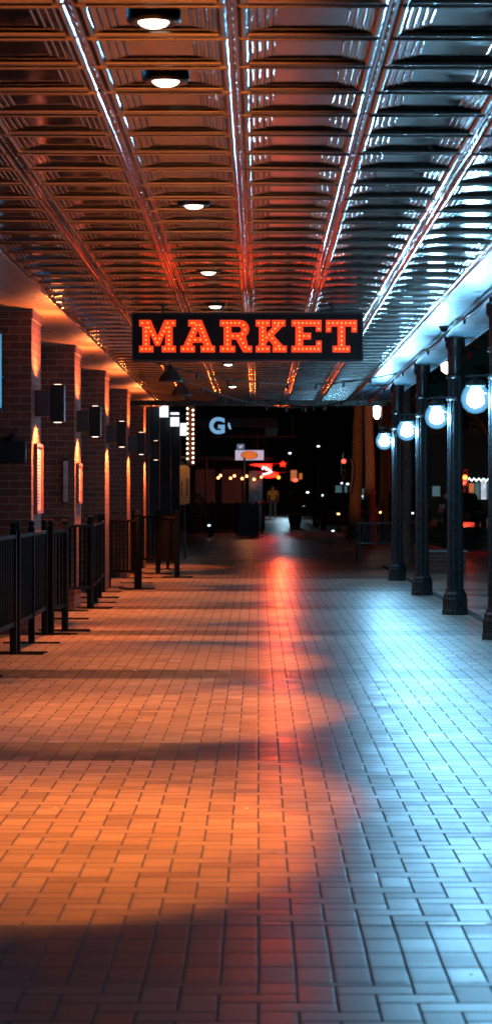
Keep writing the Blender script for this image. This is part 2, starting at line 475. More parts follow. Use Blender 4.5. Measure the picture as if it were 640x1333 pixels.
# recessed downlights
DL = [(8.8, -.404), (10.05, -.408), (14.3, -.404), (18.5, -.404), (21.75, -.41), (26.4, -.41), (31.1, -.41), (37.2, -.42)]
dll = ['nearest round recessed ceiling light in the tin ceiling, largest in the photo', 'second round recessed ceiling light, close behind the nearest one',
       'third recessed ceiling light, alone in the middle of the tin ceiling', 'small recessed ceiling light in the red glow above the sign',
       'small recessed ceiling light just above the top edge of the orange letter sign', 'recessed ceiling light hidden behind the lit letter sign',
       'tiny recessed ceiling light just below the bottom edge of the sign', 'farthest tiny recessed ceiling light near the end of the canopy']
DLC = (1, .285, .045)
for (d, x), lb in zip(DL, dll):
    t = thing('ceiling_light', lb, 'ceiling light', (x, d, HC + .017), 0, 'recessed lights along the tin ceiling')
    obj('trim_ring', L([(.062, -.030), (.078, -.036), (.098, -.032), (.106, -.024), (.106, .0), (.062, 0)], 32, cap=False), 'trim', t)
    obj('lens', L([(.004, -.052), (.030, -.050), (.048, -.043), (.060, -.031)], 32), 'lens_warm', t)
    sp = light('SPOT', 'downlight_beam', (0, 0, -.06), (0, 0, 0), 0, DLC, t, spot_size=math.radians({8.8: 68, 10.05: 76}.get(d, 80)), spot_blend=.32, shadow_soft_size=.05)
    sp.scale = (.65, 1, 1); sp.rotation_euler = (0, math.radians(9.5), 0)
    sp.data.energy = {8.8: 900, 10.05: 830, 14.3: 1250, 18.5: 850, 21.75: 760, 26.4: 760, 31.1: 640, 37.2: 480}[d]

# small dome camera and cables on the soffit
t = thing('security_camera', 'small dark dome camera under the pale blue lit soffit', 'camera', P(577, 419, 24.3))
z0 = HC - .012; t.location.z = z0
obj('mount', L([(.05, -.02), (.055, 0)], 20), 'dark', t)
obj('dome', L([(.0, -.062), (.022, -.058), (.038, -.045), (.045, -.021)], 20, cap=False), 'glassdark', t)
bm = bmesh.new()
for k in range(8):
    y0, y1 = 4 + k * 4.8, 4 + (k + 1) * 4.8
    tube(bm, catenary((2.035, y0, HC - .03), (2.035, y1, HC - .03), .05), .009, 6)
    tube(bm, catenary((2.01, y0, HC - .03), (2.04, y1, HC - .03), .09), .007, 6)
    for q in range(2, 7, 4):
        p = catenary((2.01, y0, HC - .03), (2.04, y1, HC - .03), .09, 7)[q]
        lathe(bm, [(.011, -.05), (.016, -.01), (.01, .01)], 8, (p.x, p.y, p.z))
tag(obj('cable', bm, 'cable'), 'black light cable with empty sockets clipped along the soffit beside the columns', 'cable')
for (x0, y0, x1, y1, sg, lb) in ((2.0, 33, -1.6, 29, .25, 'black cable drooping in a shallow loop below the sign'), (1.8, 41, -1.2, 34, .3, 'second black cable crossing the dark ceiling behind the first loop'), (1.9, 37, .2, 41.5, .22, 'short black cable sagging near the far right end of the ceiling')):
    bm = T(catenary((x0, y0, HC - .03), (x1, y1, HC - .03), sg, 20), .009, 6)
    for p in catenary((x0, y0, HC - .03), (x1, y1, HC - .03), sg, 9)[1:-1]: lathe(bm, [(.014, -.075), (.022, -.03), (.012, 0)], 8, p)
    tag(obj('cable', bm, 'cable'), lb, 'cable')
# dark bell pendants
pend = []
for (x, y, d, lb) in ((222, 487, 29.5, 'black bell shaped pendant hanging just under the lower left corner of the sign'), (236, 507, 34.5, 'smaller black bell pendant hanging farther along the left ceiling')):
    p = P(x, y, d); t = thing('pendant_lamp', lb, 'pendant lamp', p, 0, 'dark pendants under the canopy')
    obj('shade', L([(.15, -.10), (.155, -.085), (.12, -.02), (.07, .05), (.035, .085), (.02, .12)], 24), 'dark', t)
    obj('stem', L([(.012, .12), (.012, HC - p.z)], 10), 'dark', t)

# ------------------------------------------------------------------ market sign
SD = 21.5; k_ = SD / F
sc = P(322, 438.5, SD); SW, SH = 300 * k_, 63 * k_
sign = thing('market_sign', 'black hanging sign reading MARKET in orange marquee bulb letters', 'sign', sc)
obj('board', B((-SW / 2, 0, -SH / 2), (SW / 2, .16, SH / 2)), 'black', sign, sm=False, bev=.006)
bm = bmesh.new()
for lo, hi in (((-SW / 2, -.018, SH / 2 - .016), (SW / 2, -.001, SH / 2)), ((-SW / 2, -.018, -SH / 2), (SW / 2, -.001, -SH / 2 + .016)), ((-SW / 2, -.018, -SH / 2 + .0165), (-SW / 2 + .016, -.001, SH / 2 - .0165)), ((SW / 2 - .016, -.018, -SH / 2 + .0165), (SW / 2, -.001, SH / 2 - .0165))): box(bm, lo, hi)
obj('frame', bm, 'dark', sign, sm=False)
for sx in (-.8, .8): obj('hanger', L([(.012, SH / 2), (.012, HC - sc.z + .02)], 10, (sx, .08, 0)), 'dark', sign)
def arc(cx, cy, rx, ry, a0, a1, n=8):
    return [(cx + rx * math.cos(math.radians(a0 + (a1 - a0) * q / n)), cy + ry * math.sin(math.radians(a0 + (a1 - a0) * q / n))) for q in range(n + 1)]
LET = {
 'M': ([[(0,0),(0,.2),(.1,.2),(.1,.8),(0,.8),(0,1),(.36,1),(.57,.5),(.78,1),(1.14,1),(1.14,.8),(1.04,.8),(1.04,.2),(1.14,.2),(1.14,0),(.7,0),(.7,.2),(.81,.2),(.81,.6),(.64,.2),(.5,.2),(.33,.6),(.33,.2),(.44,.2),(.44,0)]],
       [[(.09,.1),(.34,.1)],[(.215,.25),(.215,.76)],[(.1,.9),(.27,.9)],[(.30,.76),(.57,.3),(.84,.76)],[(.88,.9),(1.05,.9)],[(.925,.25),(.925,.76)],[(.80,.1),(1.05,.1)]]),
 'A': ([[(0,0),(0,.2),(.09,.2),(.36,.8),(.24,.8),(.24,1),(.66,1),(.98,.2),(1.07,.2),(1.07,0),(.62,0),(.62,.2),(.72,.2),(.68,.3),(.39,.3),(.35,.2),(.45,.2),(.45,0)], [(.46,.47),(.61,.47),(.535,.68)]],
       [[(.09,.1),(.36,.1)],[(.24,.26),(.49,.84)],[(.34,.9),(.42,.9)],[(.60,.84),(.84,.26)],[(.71,.1),(.98,.1)],[(.45,.385),(.62,.385)]]),
 'R': ([[(0,0),(0,.2),(.12,.2),(.12,.8),(0,.8),(0,1),(.62,1)] + arc(.62,.72,.29,.28,85,-50) + [(.87,.2),(1,.2),(1,0),(.72,0),(.50,.40),(.36,.40),(.36,.2),(.48,.2),(.48,0)], [(.36,.8),(.57,.8)] + arc(.57,.7,.1,.1,80,-80,6) + [(.57,.6),(.36,.6)]],
       [[(.1,.1),(.38,.1)],[(.24,.25),(.24,.76)],[(.1,.9),(.6,.9)],[(.73,.84),(.78,.70),(.70,.56)],[(.40,.5),(.56,.5)],[(.65,.40),(.79,.16)],[(.9,.1),(.91,.1)]]),
 'K': ([[(0,0),(0,.2),(.1,.2),(.1,.8),(0,.8),(0,1),(.46,1),(.46,.8),(.34,.8),(.34,.58),(.55,.8),(.5,.8),(.5,1),(.94,1),(.94,.8),(.84,.8),(.57,.52),(.86,.2),(.98,.2),(.98,0),(.53,0),(.53,.2),(.56,.2),(.42,.37),(.34,.29),(.34,.2),(.46,.2),(.46,0)]],
       [[(.09,.1),(.36,.1)],[(.22,.25),(.22,.76)],[(.09,.9),(.36,.9)],[(.34,.45),(.70,.82)],[(.6,.9),(.84,.9)],[(.52,.42),(.72,.19)],[(.63,.1),(.88,.1)]]),
 'E': ([[(0,0),(0,.2),(.12,.2),(.12,.8),(0,.8),(0,1),(.92,1),(.92,.64),(.75,.64),(.75,.8),(.36,.8),(.36,.6),(.6,.6),(.6,.4),(.36,.4),(.36,.2),(.75,.2),(.75,.36),(.92,.36),(.92,0)]],
       [[(.1,.1),(.82,.1)],[(.24,.25),(.24,.76)],[(.1,.9),(.82,.9)],[(.835,.72),(.836,.72)],[(.835,.27),(.836,.27)],[(.38,.5),(.52,.5)]]),
 'T': ([[(0,1),(.97,1),(.97,.62),(.80,.62),(.80,.80),(.605,.80),(.605,.2),(.76,.2),(.76,0),(.21,0),(.21,.2),(.365,.2),(.365,.8),(.17,.8),(.17,.62),(0,.62)]],
       [[(.085,.9),(.885,.9)],[(.085,.71),(.086,.71)],[(.885,.71),(.886,.71)],[(.485,.77),(.485,.22)],[(.30,.1),(.67,.1)]]),
}
def poly_letter(loops, s, depth, name, mat, parent, loc):
    cu = bpy.data.curves.new(name, 'CURVE'); cu.dimensions = '2D'; cu.fill_mode = 'BOTH'; cu.extrude = depth / 2
    for lp in loops:
        spn = cu.splines.new('POLY'); spn.points.add(len(lp) - 1)
        for q, (x, y) in enumerate(lp): spn.points[q].co = (x * s, y * s, 0, 1)
        spn.use_cyclic_u = True
    tmp = bpy.data.objects.new('tmp', cu); COL.objects.link(tmp)
    me = bpy.data.meshes.new_from_object(tmp.evaluated_get(bpy.context.evaluated_depsgraph_get()))
    bpy.data.objects.remove(tmp); bpy.data.curves.remove(cu)
    me.transform(Matrix.Rotation(PI / 2, 4, 'X')); me.name = name
    me.materials.clear(); me.materials.append(M[mat])
    o = bpy.data.objects.new(name, me); COL.objects.link(o); o.parent = parent; o.location = loc
    return o
bulb_me = None; count = 0; extra = []
for ch, xa, xb in (('M', 181.5, 229), ('A', 235, 280), ('R', 286, 328), ('K', 332.5, 373), ('E', 379, 418), ('T', 423.5, 464)):
    loops, lines = LET[ch]; hh = 42.0
    wraw = max(x for x, y in loops[0]); s = hh * k_
    sxx = (xb - xa) / (wraw * hh)
    loops = [[(x * sxx, y) for x, y in lp] for lp in loops]
    base = P(xa, 458.8, SD) - sc; base.y = -.022
    lo = poly_letter(loops, s, .04, 'letter', 'letter', sign, base)
    for ln in lines:
        pts = [Vector((x * sxx, y)) for x, y in ln]
        for a, b_ in zip(pts, pts[1:]):
            n = max(1, round((b_ - a).length / .125))
            for q in range(n + 1):
                if q == 0 and a is not pts[0]: continue
                if (b_ - a).length < .02 and q: continue
                c = a.lerp(b_, q / n)
                lp = Vector((c.x * s, -.024, c.y * s))
                if count < 100:
                    if bulb_me is None:
                        o = obj('bulb', SP((0, 0, 0), .0088, 2), 'letter_bulb', lo); bulb_me = o.data
                    else:
                        o = bpy.data.objects.new('bulb', bulb_me); COL.objects.link(o); o.parent = lo
                    o.location = lp
                else: extra.append(base + lp)
                count += 1
if extra:
    bm = bmesh.new()
    for c in extra: sphere(bm, c, .0088, 2)
    o = obj('bulbs', bm, 'letter_bulb', sign); o['kind'] = 'stuff'

# ------------------------------------------------------------------ left: brick building, piers, sconces
bld = thing('brick_building', 'dark brick market building behind the piers on the left', 'building', (0, 0, 0))
obj('wall', B((-4.2, -6, 0), (-3.62, 46, 6)), 'brick', bld, sm=False)
for k in range(9):
    y0 = 1.9 + BAY * k
    w = obj('window', B((-3.617, y0 + 1.0, .7), (-3.56, y0 + 4.4, 2.9)), 'dark', bld, sm=False)
    obj('pane', B((-3.557, y0 + 1.1, .8), (-3.54, y0 + 4.3, 2.8)), 'glassdark', w, sm=False)
PIER = [22.1, 27.3, 32.7, 38.2, 43.7]
pl = ['nearest brick pier at the left edge, with a tall lit menu board', 'second brick pier from the left edge, with a narrow dark board on its front',
      'third brick pier from the left, behind the second wall light', 'fourth brick pier, narrow and dark between two orange lit edges', 'farthest brick pier beside the white light boxes']
sl = ['nearest black box wall light on the left, lit only below', 'second black wall light, glowing at its top and bottom', 'third black wall light along the piers, on the third pier',
      'fourth black wall light, on the fourth pier', 'farthest black wall light, on the last brick pier']
for q, (y, lb, sb) in enumerate(zip(PIER, pl, sl)):
    t = thing('brick_pier', lb, 'brick pier', (-2.2, y, 0), 0, 'brick piers along the left of the walkway')
    obj('shaft', B((-1.35, 0, 0), (0, .95, HC - .1005)), 'brick', t, sm=False)
    obj('capping', B((-1.36, -.012, HC - .10), (.012, .962, HC - .0095)), 'brick', t, sm=False)
    s = thing('wall_light', sb, 'wall light', (-2.2, y + .45, H + .95), 0, 'black up and down wall lights on the brick piers')
    obj('mount', B((.001, -.09, -.13), (.145, .09, .13)), 'dark', s, sm=False, bev=.008)
    obj('housing', B((.146, -.075, -.185), (.285, .075, .185)), 'black', s, sm=False, bev=.01)
    obj('lens', L([(.036, -.190), (.040, -.186)], 20, (.215, 0, 0)), 'lens_sconce', s)
    obj('lens', L([(.040, .186), (.036, .190)], 20, (.215, 0, 0)), 'lens_sconce', s)
    SC = (1, .215, .05)
    light('SPOT', 'wall_light_beam', (.20, 0, -.20), (0, math.radians(24), 0), 420, SC, s, spot_size=math.radians(128), spot_blend=.35, shadow_soft_size=.05)
    light('SPOT', 'wall_light_beam', (.20, 0, .20), (PI, math.radians(2), 0), 210, SC, s, spot_size=math.radians(158), spot_blend=.4, shadow_soft_size=.05)
# menu boards on the lit faces
def menu(y0, y1, z0, z1, lb):
    t = thing('menu_board', lb, 'menu board', (-2.199, y0, z0))
    w, h = y1 - y0, z1 - z0
    bm = bmesh.new()
    box(bm, (0, 0, 0), (.035, w, .03)); box(bm, (0, 0, h - .03), (.035, w, h)); box(bm, (0, 0, .0305), (.035, .03, h - .0305)); box(bm, (0, w - .03, .0305), (.035, w, h - .0305))
    obj('frame', bm, 'redbrown', t, sm=False)
    obj('page', B((.004, .032, .032), (.012, w - .032, h - .032)), 'paper', t, sm=False)
    bm = bmesh.new(); z = h - .12
    while z > .06:
        box(bm, (.0125, .09, z), (.0135, w - .09 - random.random() * .15, z + .012)); z -= .032
    obj('print', bm, 'dark', t, sm=False)
menu(22.32, 22.95, 1.18, 1.87, 'tall white menu board in a frame on the nearest pier')
menu(27.5, 28.05, 1.27, 1.76, 'smaller framed menu board on the second pier')
t = thing('notice_board', 'narrow dark framed board on the front of the second pier', 'notice board', (P(86, 650, 27.28).x, 27.297, 1.26))
obj('frame', B((-.045, -.03, 0), (.045, 0, .55)), 'dark', t, sm=False, bev=.006); obj('panel', B((-.028, -.034, .03), (.028, -.031, .52)), 'concrete', t, sm=False)
t = thing('alarm_box', 'black box with a rounded top on the front of the nearest pier', 'alarm box', (P(17, 603, 22.05).x, 22.098, P(17, 603, 22.05).z))
obj('case', B((-.135, -.12, 0), (.135, 0, .215)), 'black', t, sm=False, bev=.015); obj('beacon', L([(.055, .216), (.05, .25), (.03, .275), (.008, .285)], 18, (0, -.06, 0)), 'black', t)
t = thing('neon_tube', 'vertical blue neon tube at the left edge of the photo', 'neon light', (P(-0.6, 650, 21.6).x, 21.6, 2.17))
obj('tube', L([(.022, .02), (.022, .72)], 14), 'neon_blue', t); bm = B((-.05, .06, -.02), (.012, .10, .76)); box(bm, (-.012, .101, .3), (.012, .499, .33)); obj('backing', bm, 'dark', t, sm=False)

t = thing('neon_sign', 'added blue glow tube by the left wall, out of view, tinting the ceiling', 'added light', (-2.9, 11.5, 2.2))  # added unseen tube that throws blue reflections onto the tin
obj('tube', T([(0, 0, 0), (0, 0, .6), (0, 1.2, .6), (0, 1.2, 0), (0, 0, 0)], .03, 8), 'neon_fill', t)
obj('backing', B((-.10, -.08, -.08), (-.05, 1.28, .68)), 'dark', t, sm=False)
# ------------------------------------------------------------------ patio railings
def railing(p0, p1, lb, mid=False):
    a, b_ = Vector((p0[0], p0[1], 0)), Vector((p1[0], p1[1], 0)); v = b_ - a; Ln = v.length
    t = thing('patio_railing', lb, 'railing', a, math.atan2(v.y, v.x), 'black metal patio railings on the left')
    obj('top_rail', B((.03, -.024, .985), (Ln - .03, .024, 1.02)), 'rail', t, sm=False, bev=.006)
    obj('bottom_rail', B((.03, -.016, .24), (Ln - .03, .016, .275)), 'rail', t, sm=False)
    bm = bmesh.new(); n = max(2, int(Ln / .095))
    for q in range(1, n):
        x = Ln * q / n; box(bm, (x - .011, -.011, .2755), (x + .011, .011, .9845))
    obj('pickets', bm, 'rail', t, sm=False)
    for x in ([0, Ln / 2, Ln] if mid else [0, Ln]):
        po = obj('post', B((x - .028, -.028, .0125), (x + .028, .028, 1.05)), 'rail', t, sm=False, bev=.004)
        obj('finial', L([(.03, 1.051), (.032, 1.062), (.014, 1.07), (.028, 1.088), (.03, 1.10), (.022, 1.118), (.005, 1.125)], 14, (x, 0, 0)), 'rail', po)
        obj('foot_plate', B((x - .035, -.26, 0.001), (x + .035, .26, .012)), 'rail', po, sm=False)
RA = [((-2.16, 16.9), (-2.08, 19.35), 'railing cut by the left edge of the photo, nearest to the camera', False),
      ((-2.07, 19.55), (-2.08, 22.15), 'railing in front of the nearest pier, with a middle post', True),
      ((-2.03, 22.3), (-1.93, 22.75), 'short railing standing across, just past the nearest pier', False),
      ((-1.95, 22.9), (-2.12, 25.0), 'railing just past the nearest pier, set a little into the walkway', False),
      ((-2.13, 25.1), (-2.26, 26.8), 'railing leading up to the second pier', False),
      ((-2.29, 27.0), (-2.03, 27.5), 'railing panel turned across beside the second pier', False),
      ((-2.02, 27.6), (-2.12, 30.4), 'railing in the middle of the row, starting beside the second pier', True),
      ((-2.13, 30.6), (-2.27, 34.0), 'railing receding toward the third pier', True),
      ((-2.23, 33.9), (-1.74, 33.3), 'railing panel turned out into the walkway so its bars show light between', False),
      ((-1.80, 33.6), (-2.02, 38.0), 'railing running back from the turned out panel', True),
      ((-2.22, 40.7), (-1.78, 40.35), 'railing panel facing the walkway in front of the last pier', False),
      ((-1.76, 40.3), (-1.38, 38.3), 'far railing panel turned out beside the wooden board', False),
      ((-1.36, 38.6), (-1.70, 42.8), 'farthest railing panel, leading back toward the shopfront', False)]
for a, b_, lb, md in RA: railing(a, b_, lb, md)

# ------------------------------------------------------------------ right: columns and lamps
CYs = [26.05, 31.3, 36.9, 21.4, 16.1]
def column():
    t = thing('iron_column', 'x', 'column', (2.25, CYs[0], 0), 0, 'black iron columns along the right of the walkway')
    obj('base', L([(.150, 0), (.150, .05), (.142, .06), (.142, .185), (.132, .20), (.132, .235), (.112, .26), (.108, .29)], 8), 'column', t, sm=False)
    bm = bmesh.new(); prof = [(.29, 1.0), (.4, 1.0), (2.55, .90), (2.70, .90)]; rings = []
    for z, sc_ in prof:
        rings.append([bm.verts.new((sc_ * (.088 + (.007 if q % 3 else -.012)) * math.cos(2 * PI * q / 36), sc_ * (.088 + (.007 if q % 3 else -.012)) * math.sin(2 * PI * q / 36), z)) for q in range(36)])
    for a, b_ in zip(rings, rings[1:]):
        for q in range(36): bm.faces.new((a[q], a[(q + 1) % 36], b_[(q + 1) % 36], b_[q]))
    obj('shaft', bm, 'column', t)
    obj('capital', L([(.085, 2.70), (.10, 2.715), (.10, 2.74), (.085, 2.755), (.085, 3.02), (.112, 3.07), (.112, HC - .014)], 16), 'column', t)
    return t
def lamp():
    t = thing('globe_lamp', 'x', 'lamp', (2.25, CYs[0], 2.26), 0, 'cool white globe lamps on the columns')
    obj('collar', L([(.098, .19), (.106, .2), (.106, .24), (.098, .25)], 20, cap=False), 'column', t)
    bm = T([(-.095, 0, .22), (-.13, 0, .225), (-.21, 0, .225), (-.31, 0, .215)], .014, 10)
    obj('arm', bm, 'column', t)
    sc_pts = [(-.10, 0, .06)] + [(-.10 - .05 * math.sin(a), 0, .10 - .04 * math.cos(a)) for a in [x * PI / 8 for x in range(1, 8)]] + [(-.12, 0, .15), (-.15, 0, .185), (-.2, 0, .2)]
    obj('scroll', T(sc_pts, .009, 8), 'column', t)
    obj('cap', L([(.095, .125), (.10, .14), (.07, .165), (.03, .185), (.025, .215)], 24, (-.21, 0, 0)), 'column', t)
    g = obj('globe', L([(.025, -.135), (.075, -.118), (.118, -.075), (.14, -.012), (.137, .04), (.118, .09), (.092, .124)], 28, (-.21, 0, 0)), 'globe', t)
    obj('bulb', SP((-.21, 0, -.01), .075, 3, (1.1, 1.1, .9)), 'bulb_blue', g)
    return t
cl = ['black fluted column third from the right edge of the frame counting the cut one as first... '] 
cl = ['large black fluted column in the right, left of the amber signal', 'middle black column, between the largest and the farthest large bases', 'leftmost and farthest large black column, in front of the bench',
      'nearest black column, cut by the right edge of the photo', 'black column nearer than the right edge, outside the photo', 'black column standing behind the farther lamps near the end of the canopy']
ll = ['big lit globe lamp third from the left, biggest clear round globe', 'lit globe lamp second from the left of the four', 'smallest lit globe lamp, leftmost of the four',
      'highest and rightmost lit globe lamp, at the right edge', 'lit globe lamp on the column outside the right edge', 'farthest globe lamp at the end of the canopy, hidden behind other columns']
c0, l0 = column(), lamp()
for q, y in enumerate(CYs):
    if q == 0: c0['label'], l0['label'] = cl[0], ll[0]
    else:
        dup(c0, (2.25, y, 0), 0, cl[q])
        if q != 6: dup(l0, (2.25, y, 2.26), 0, ll[q])

# ------------------------------------------------------------------ bench, planter, trees
t = thing('park_bench', 'black metal bench with slatted back under the trees at right', 'bench', (2.78, 47.6, 0), 0)
def slats(x0, x1, n, z0, z1, y0, y1):
    bm = bmesh.new()
    for q in range(n):
        x = x0 + (x1 - x0) * (q + .5) / n; box(bm, (x - .018, y0, z0), (x + .018, y1, z1))
    return bm
obj('backrest', slats(-.68, .68, 19, .44, .80, .20, .23), 'black', t, sm=False)
obj('top_rail', B((-.72, .18, .801), (.72, .25, .84)), 'column', t, sm=False, bev=.008)
obj('seat', slats(-.68, .68, 19, .40, .425, -.26, .195), 'black', t, sm=False)
obj('seat_rail', B((-.72, -.30, .385), (.72, -.262, .43)), 'column', t, sm=False, bev=.008)
for x in (-.70, .70):
    obj('leg', B((x - .025, -.28, .0), (x + .025, -.23, .384)), 'black', t, sm=False); obj('leg', B((x - .025, .2, .0), (x + .025, .25, .80)), 'black', t, sm=False)
    obj('armrest', B((x - .03, -.3, .60), (x + .03, .199, .63)), 'black', t, sm=False, bev=.008)
t = thing('planter', 'low red brown brick planter behind the middle columns', 'planter', (3.3, 41.5, 0))
obj('wall', B((-.25, -.3, 0), (.45, .5, .36)), 'brick', t, sm=False); obj('coping', B((-.28, -.33, .361), (.48, .53, .40)), 'concrete', t, sm=False, bev=.01)

def leaves(bm, c, rad, n, s):
    for _ in range(n):
        while True:
            p = Vector((random.uniform(-1, 1), random.uniform(-1, 1), random.uniform(-1, 1)))
            if .25 < p.length < 1: break
        p = Vector((p.x * rad[0], p.y * rad[1], p.z * rad[2])) + Vector(c)
        a = Vector((random.gauss(0, 1), random.gauss(0, 1), random.gauss(0, .6))).normalized() * s * random.uniform(.6, 1.3)
        b_ = a.cross(Vector((random.gauss(0, 1), random.gauss(0, 1), random.gauss(0, 1))).normalized()) * .5
        v = [bm.verts.new(q) for q in (p - a * .9, p + b_ * .8, p + a, p - b_ * .8)]; bm.faces.new(v)
def tree(x, y, r, hgt, lb, lean=(0, 0), bark='bark', leaf='leaf', crown=2.6, n=2600):
    t = thing('tree', lb, 'tree', (x, y, rise(y) - .01), 0, 'trees beyond the canopy')
    bm = bmesh.new(); pts = []; rs = []
    for q in range(9):
        f = q / 8; pts.append((lean[0] * f + .014 * math.sin(q * 1.3 + x), lean[1] * f, hgt * f)); rs.append(r * (1.25 if q == 0 else 1.0 - .35 * f))
    tube(bm, pts, rs, 14)
    top = Vector(pts[-1])
    cl_ = []
    for q in range(6):
        a = q * 2 * PI / 6 + random.random(); e = top + Vector((math.cos(a) * crown * .7, math.sin(a) * crown * .7, random.uniform(.8, 2.4)))
        tube(bm, [top - Vector((0, 0, .5)), top.lerp(e, .5) + Vector((0, 0, .25)), e], [r * .45, r * .3, r * .12], 7); cl_.append(e)
    obj('trunk', bm, bark, t)
    bm = bmesh.new()
    for e in cl_ + [top + Vector((0, 0, 2.2))]:
        leaves(bm, e, (crown * .55, crown * .55, crown * .36), n // 7, .14)
    obj('crown', bm, leaf, t, sm=False)
    return t
tree(2.95, 70, .215, 4.7, 'brown lit tree trunk nearest the walkway, left of the others', (.17, 0))
tree(3.05, 62, .165, 4.6, 'grey tree trunk beside the white lantern, with a loose cable', (-.05, 0), 'barkgrey')
tree(3.0, 46.2, .12, 4.4, 'slim tree trunk standing between the two far columns', (.03, 0), 'barkgrey')
tree(5.2, 95, .25, 4.6, 'dark street tree far along the kerb', (.1, 0))
tree(-4.6, 100, .25, 5.2, 'dark tree rising over the far restaurant signs', (.3, 0))
tree(9.2, 88, .2, 3.6, 'tree with leaves coloured as lit by the shop across the street', (0, 0), 'barkgrey', 'leaflit', 2.2)
tree(6.6, 118, .25, 4.5, 'farthest dark tree by the parked cars', (0, 0))
for (pts, d, lb) in (([(486, 640), (487, 655), (490, 668), (489, 676), (482, 682), (477, 684)], 61.5, 'pale loose cable curling down the grey tree trunk'), ([(456, 598), (459, 606), (458, 620), (455, 640)], 69.2, 'thin pale cable hanging beside the brown tree trunk'), ([(541, 590), (543, 602), (548, 612)], 38, 'short pale cable hanging behind the middle globe lamp')):
    tag(obj('cable', T([P(x, y, d) for x, y in pts], .02, 6), 'vine'), lb, 'cable')

# added unseen lamps: one lights the tree trunks, one the walking man
def flood(p, rx, rz, power, colr, lb, size=60):
    t = thing('fill_light', lb, 'flood light', p, rz)
    obj('head', L([(.05, 0), (.08, .05), (.09, .12), (.085, .12), (.06, .07)], 20, (0, 0, 0), 'y'), 'dark', t)
    obj('lens', L([(.07, .09), (.07, .095)], 20, (0, 0, 0), 'y'), 'lens_sconce', t)
    obj('bracket', B((-.015, -.09, -.02), (.015, -.001, .02)), 'dark', t, sm=False)
    light('SPOT', 'fill_beam', (0, .14, 0), (PI / 2 + rx, 0, 0), power, colr, t, spot_size=math.radians(size), spot_blend=.6, shadow_soft_size=.06)
flood((-.5, Y1 + .22, HC + .1), -.02, math.radians(-8.6), 6000, (1, .31, .115), 'added flood light on the end of the canopy to light the tree trunks', 10)  # added to brighten the trunks
flood((.42, 97, 3.2), -.12, math.radians(-1), 1600, (1, .62, .30), 'added lamp by the far restaurant to light the man', 50)  # added to brighten the man
# lanterns
def lantern(p, lb, w=.10, h=.36):
    t = thing('street_lantern', lb, 'lantern', p)
    obj('glass', L([(w * .45, -h / 2), (w, -h * .25), (w * 1.1, h * .4), (w * .6, h / 2)], 16), 'lantern', t)
    obj('cap', L([(w * 1.15, h / 2 + .001), (w * .5, h / 2 + .08), (.015, h / 2 + .12)], 16), 'dark', t)
    z0 = -(p.z - rise(p.y))
    obj('post', T([(w * 1.6, 0, z0), (w * 1.6, 0, h / 2 + .3), (w * .8, 0, h / 2 + .36), (0, 0, h / 2 + .11)], .035, 10), 'dark', t)
lantern(P(490, 537, 66), 'tall white lantern lamp glowing beside the grey tree trunk', .10, .38)
lantern(P(583, 479, 52), 'bright white street lantern high behind the largest column', .16, .26)

# ------------------------------------------------------------------ far left: shopfront, light boxes, signs
t = thing('shopfront', 'dark shopfront beyond the last brick pier, on the left', 'shopfront', (0, 0, 0))
obj('wall', B((-4.0, 46.2, 0), (-2.62, 74, 5)), 'darkwall', t, sm=False)
for y in (47.6, 52.9, 59.7, 67.1):
    obj('post', B((-2.62, y + .15, 0), (-2.3, y + .5, 4.4)), 'dark', t, sm=False)
    f = obj('window', B((-2.615, y + .9, .5), (-2.56, y + 4.6, 3.0)), 'dark', t, sm=False); obj('pane', B((-2.555, y + 1, .6), (-2.55, y + 4.5, 2.9)), 'glassdark', f, sm=False)
for (x, y, w, h, d, lb) in ((200.5, 519, 9, 8, 47.9, 'partly hidden white light box beside the farthest pier'), (213.5, 533.5, 11, 19, 52.9, 'largest white light box on the shopfront, leftmost full one'), (227.5, 546, 11, 18, 59.7, 'middle white light box on the shopfront'), (239.5, 559, 10, 16, 67.1, 'rightmost white light box, touching the row of bulbs')):
    p = P(x, y, d); t = thing('light_box', lb, 'light box', p, 0, 'white light boxes on the shopfront'); w, h = w * d / F, h * d / F
    obj('glass', B((-w / 2, -.1, -h / 2), (w / 2, .1, h / 2)), 'lightbox', t, sm=False, bev=.006)
    obj('cap', B((-w / 2 - .01, -.11, h / 2 + .001), (w / 2 + .01, .11, h / 2 + .04)), 'dark', t, sm=False); obj('bracket', B((-.03, .101, -.03), (.03, .25, .03)), 'dark', t, sm=False)
# marquee blade sign with two rows of bulbs
d = 57; pA, pB = P(248, 606, d), P(248, 527, d)
t = thing('bulb_sign', 'tall narrow sign edged by two rows of white bulbs', 'sign', pA)
hh = pB.z - pA.z
obj('board', B((-.10, 0, 0), (.10, .3, hh)), 'redbrown', t, sm=False); obj('cap', B((-.13, -.03, hh + .001), (.13, .33, hh + .05)), 'trim', t, sm=False)
for x, ya, yb, n in ((244, 532, 597, 11), (251.3, 534, 602, 12)):
    for q in range(n): obj('bulb', SP(P(x, ya + (yb - ya) * q / (n - 1), d) - pA + Vector((0, -.03, 0)), .026, 2), 'marquee_bulb', t)
obj('bracket', B((-.7, .1, hh * .8), (-.101, .16, hh * .8 + .06)), 'dark', t, sm=False)
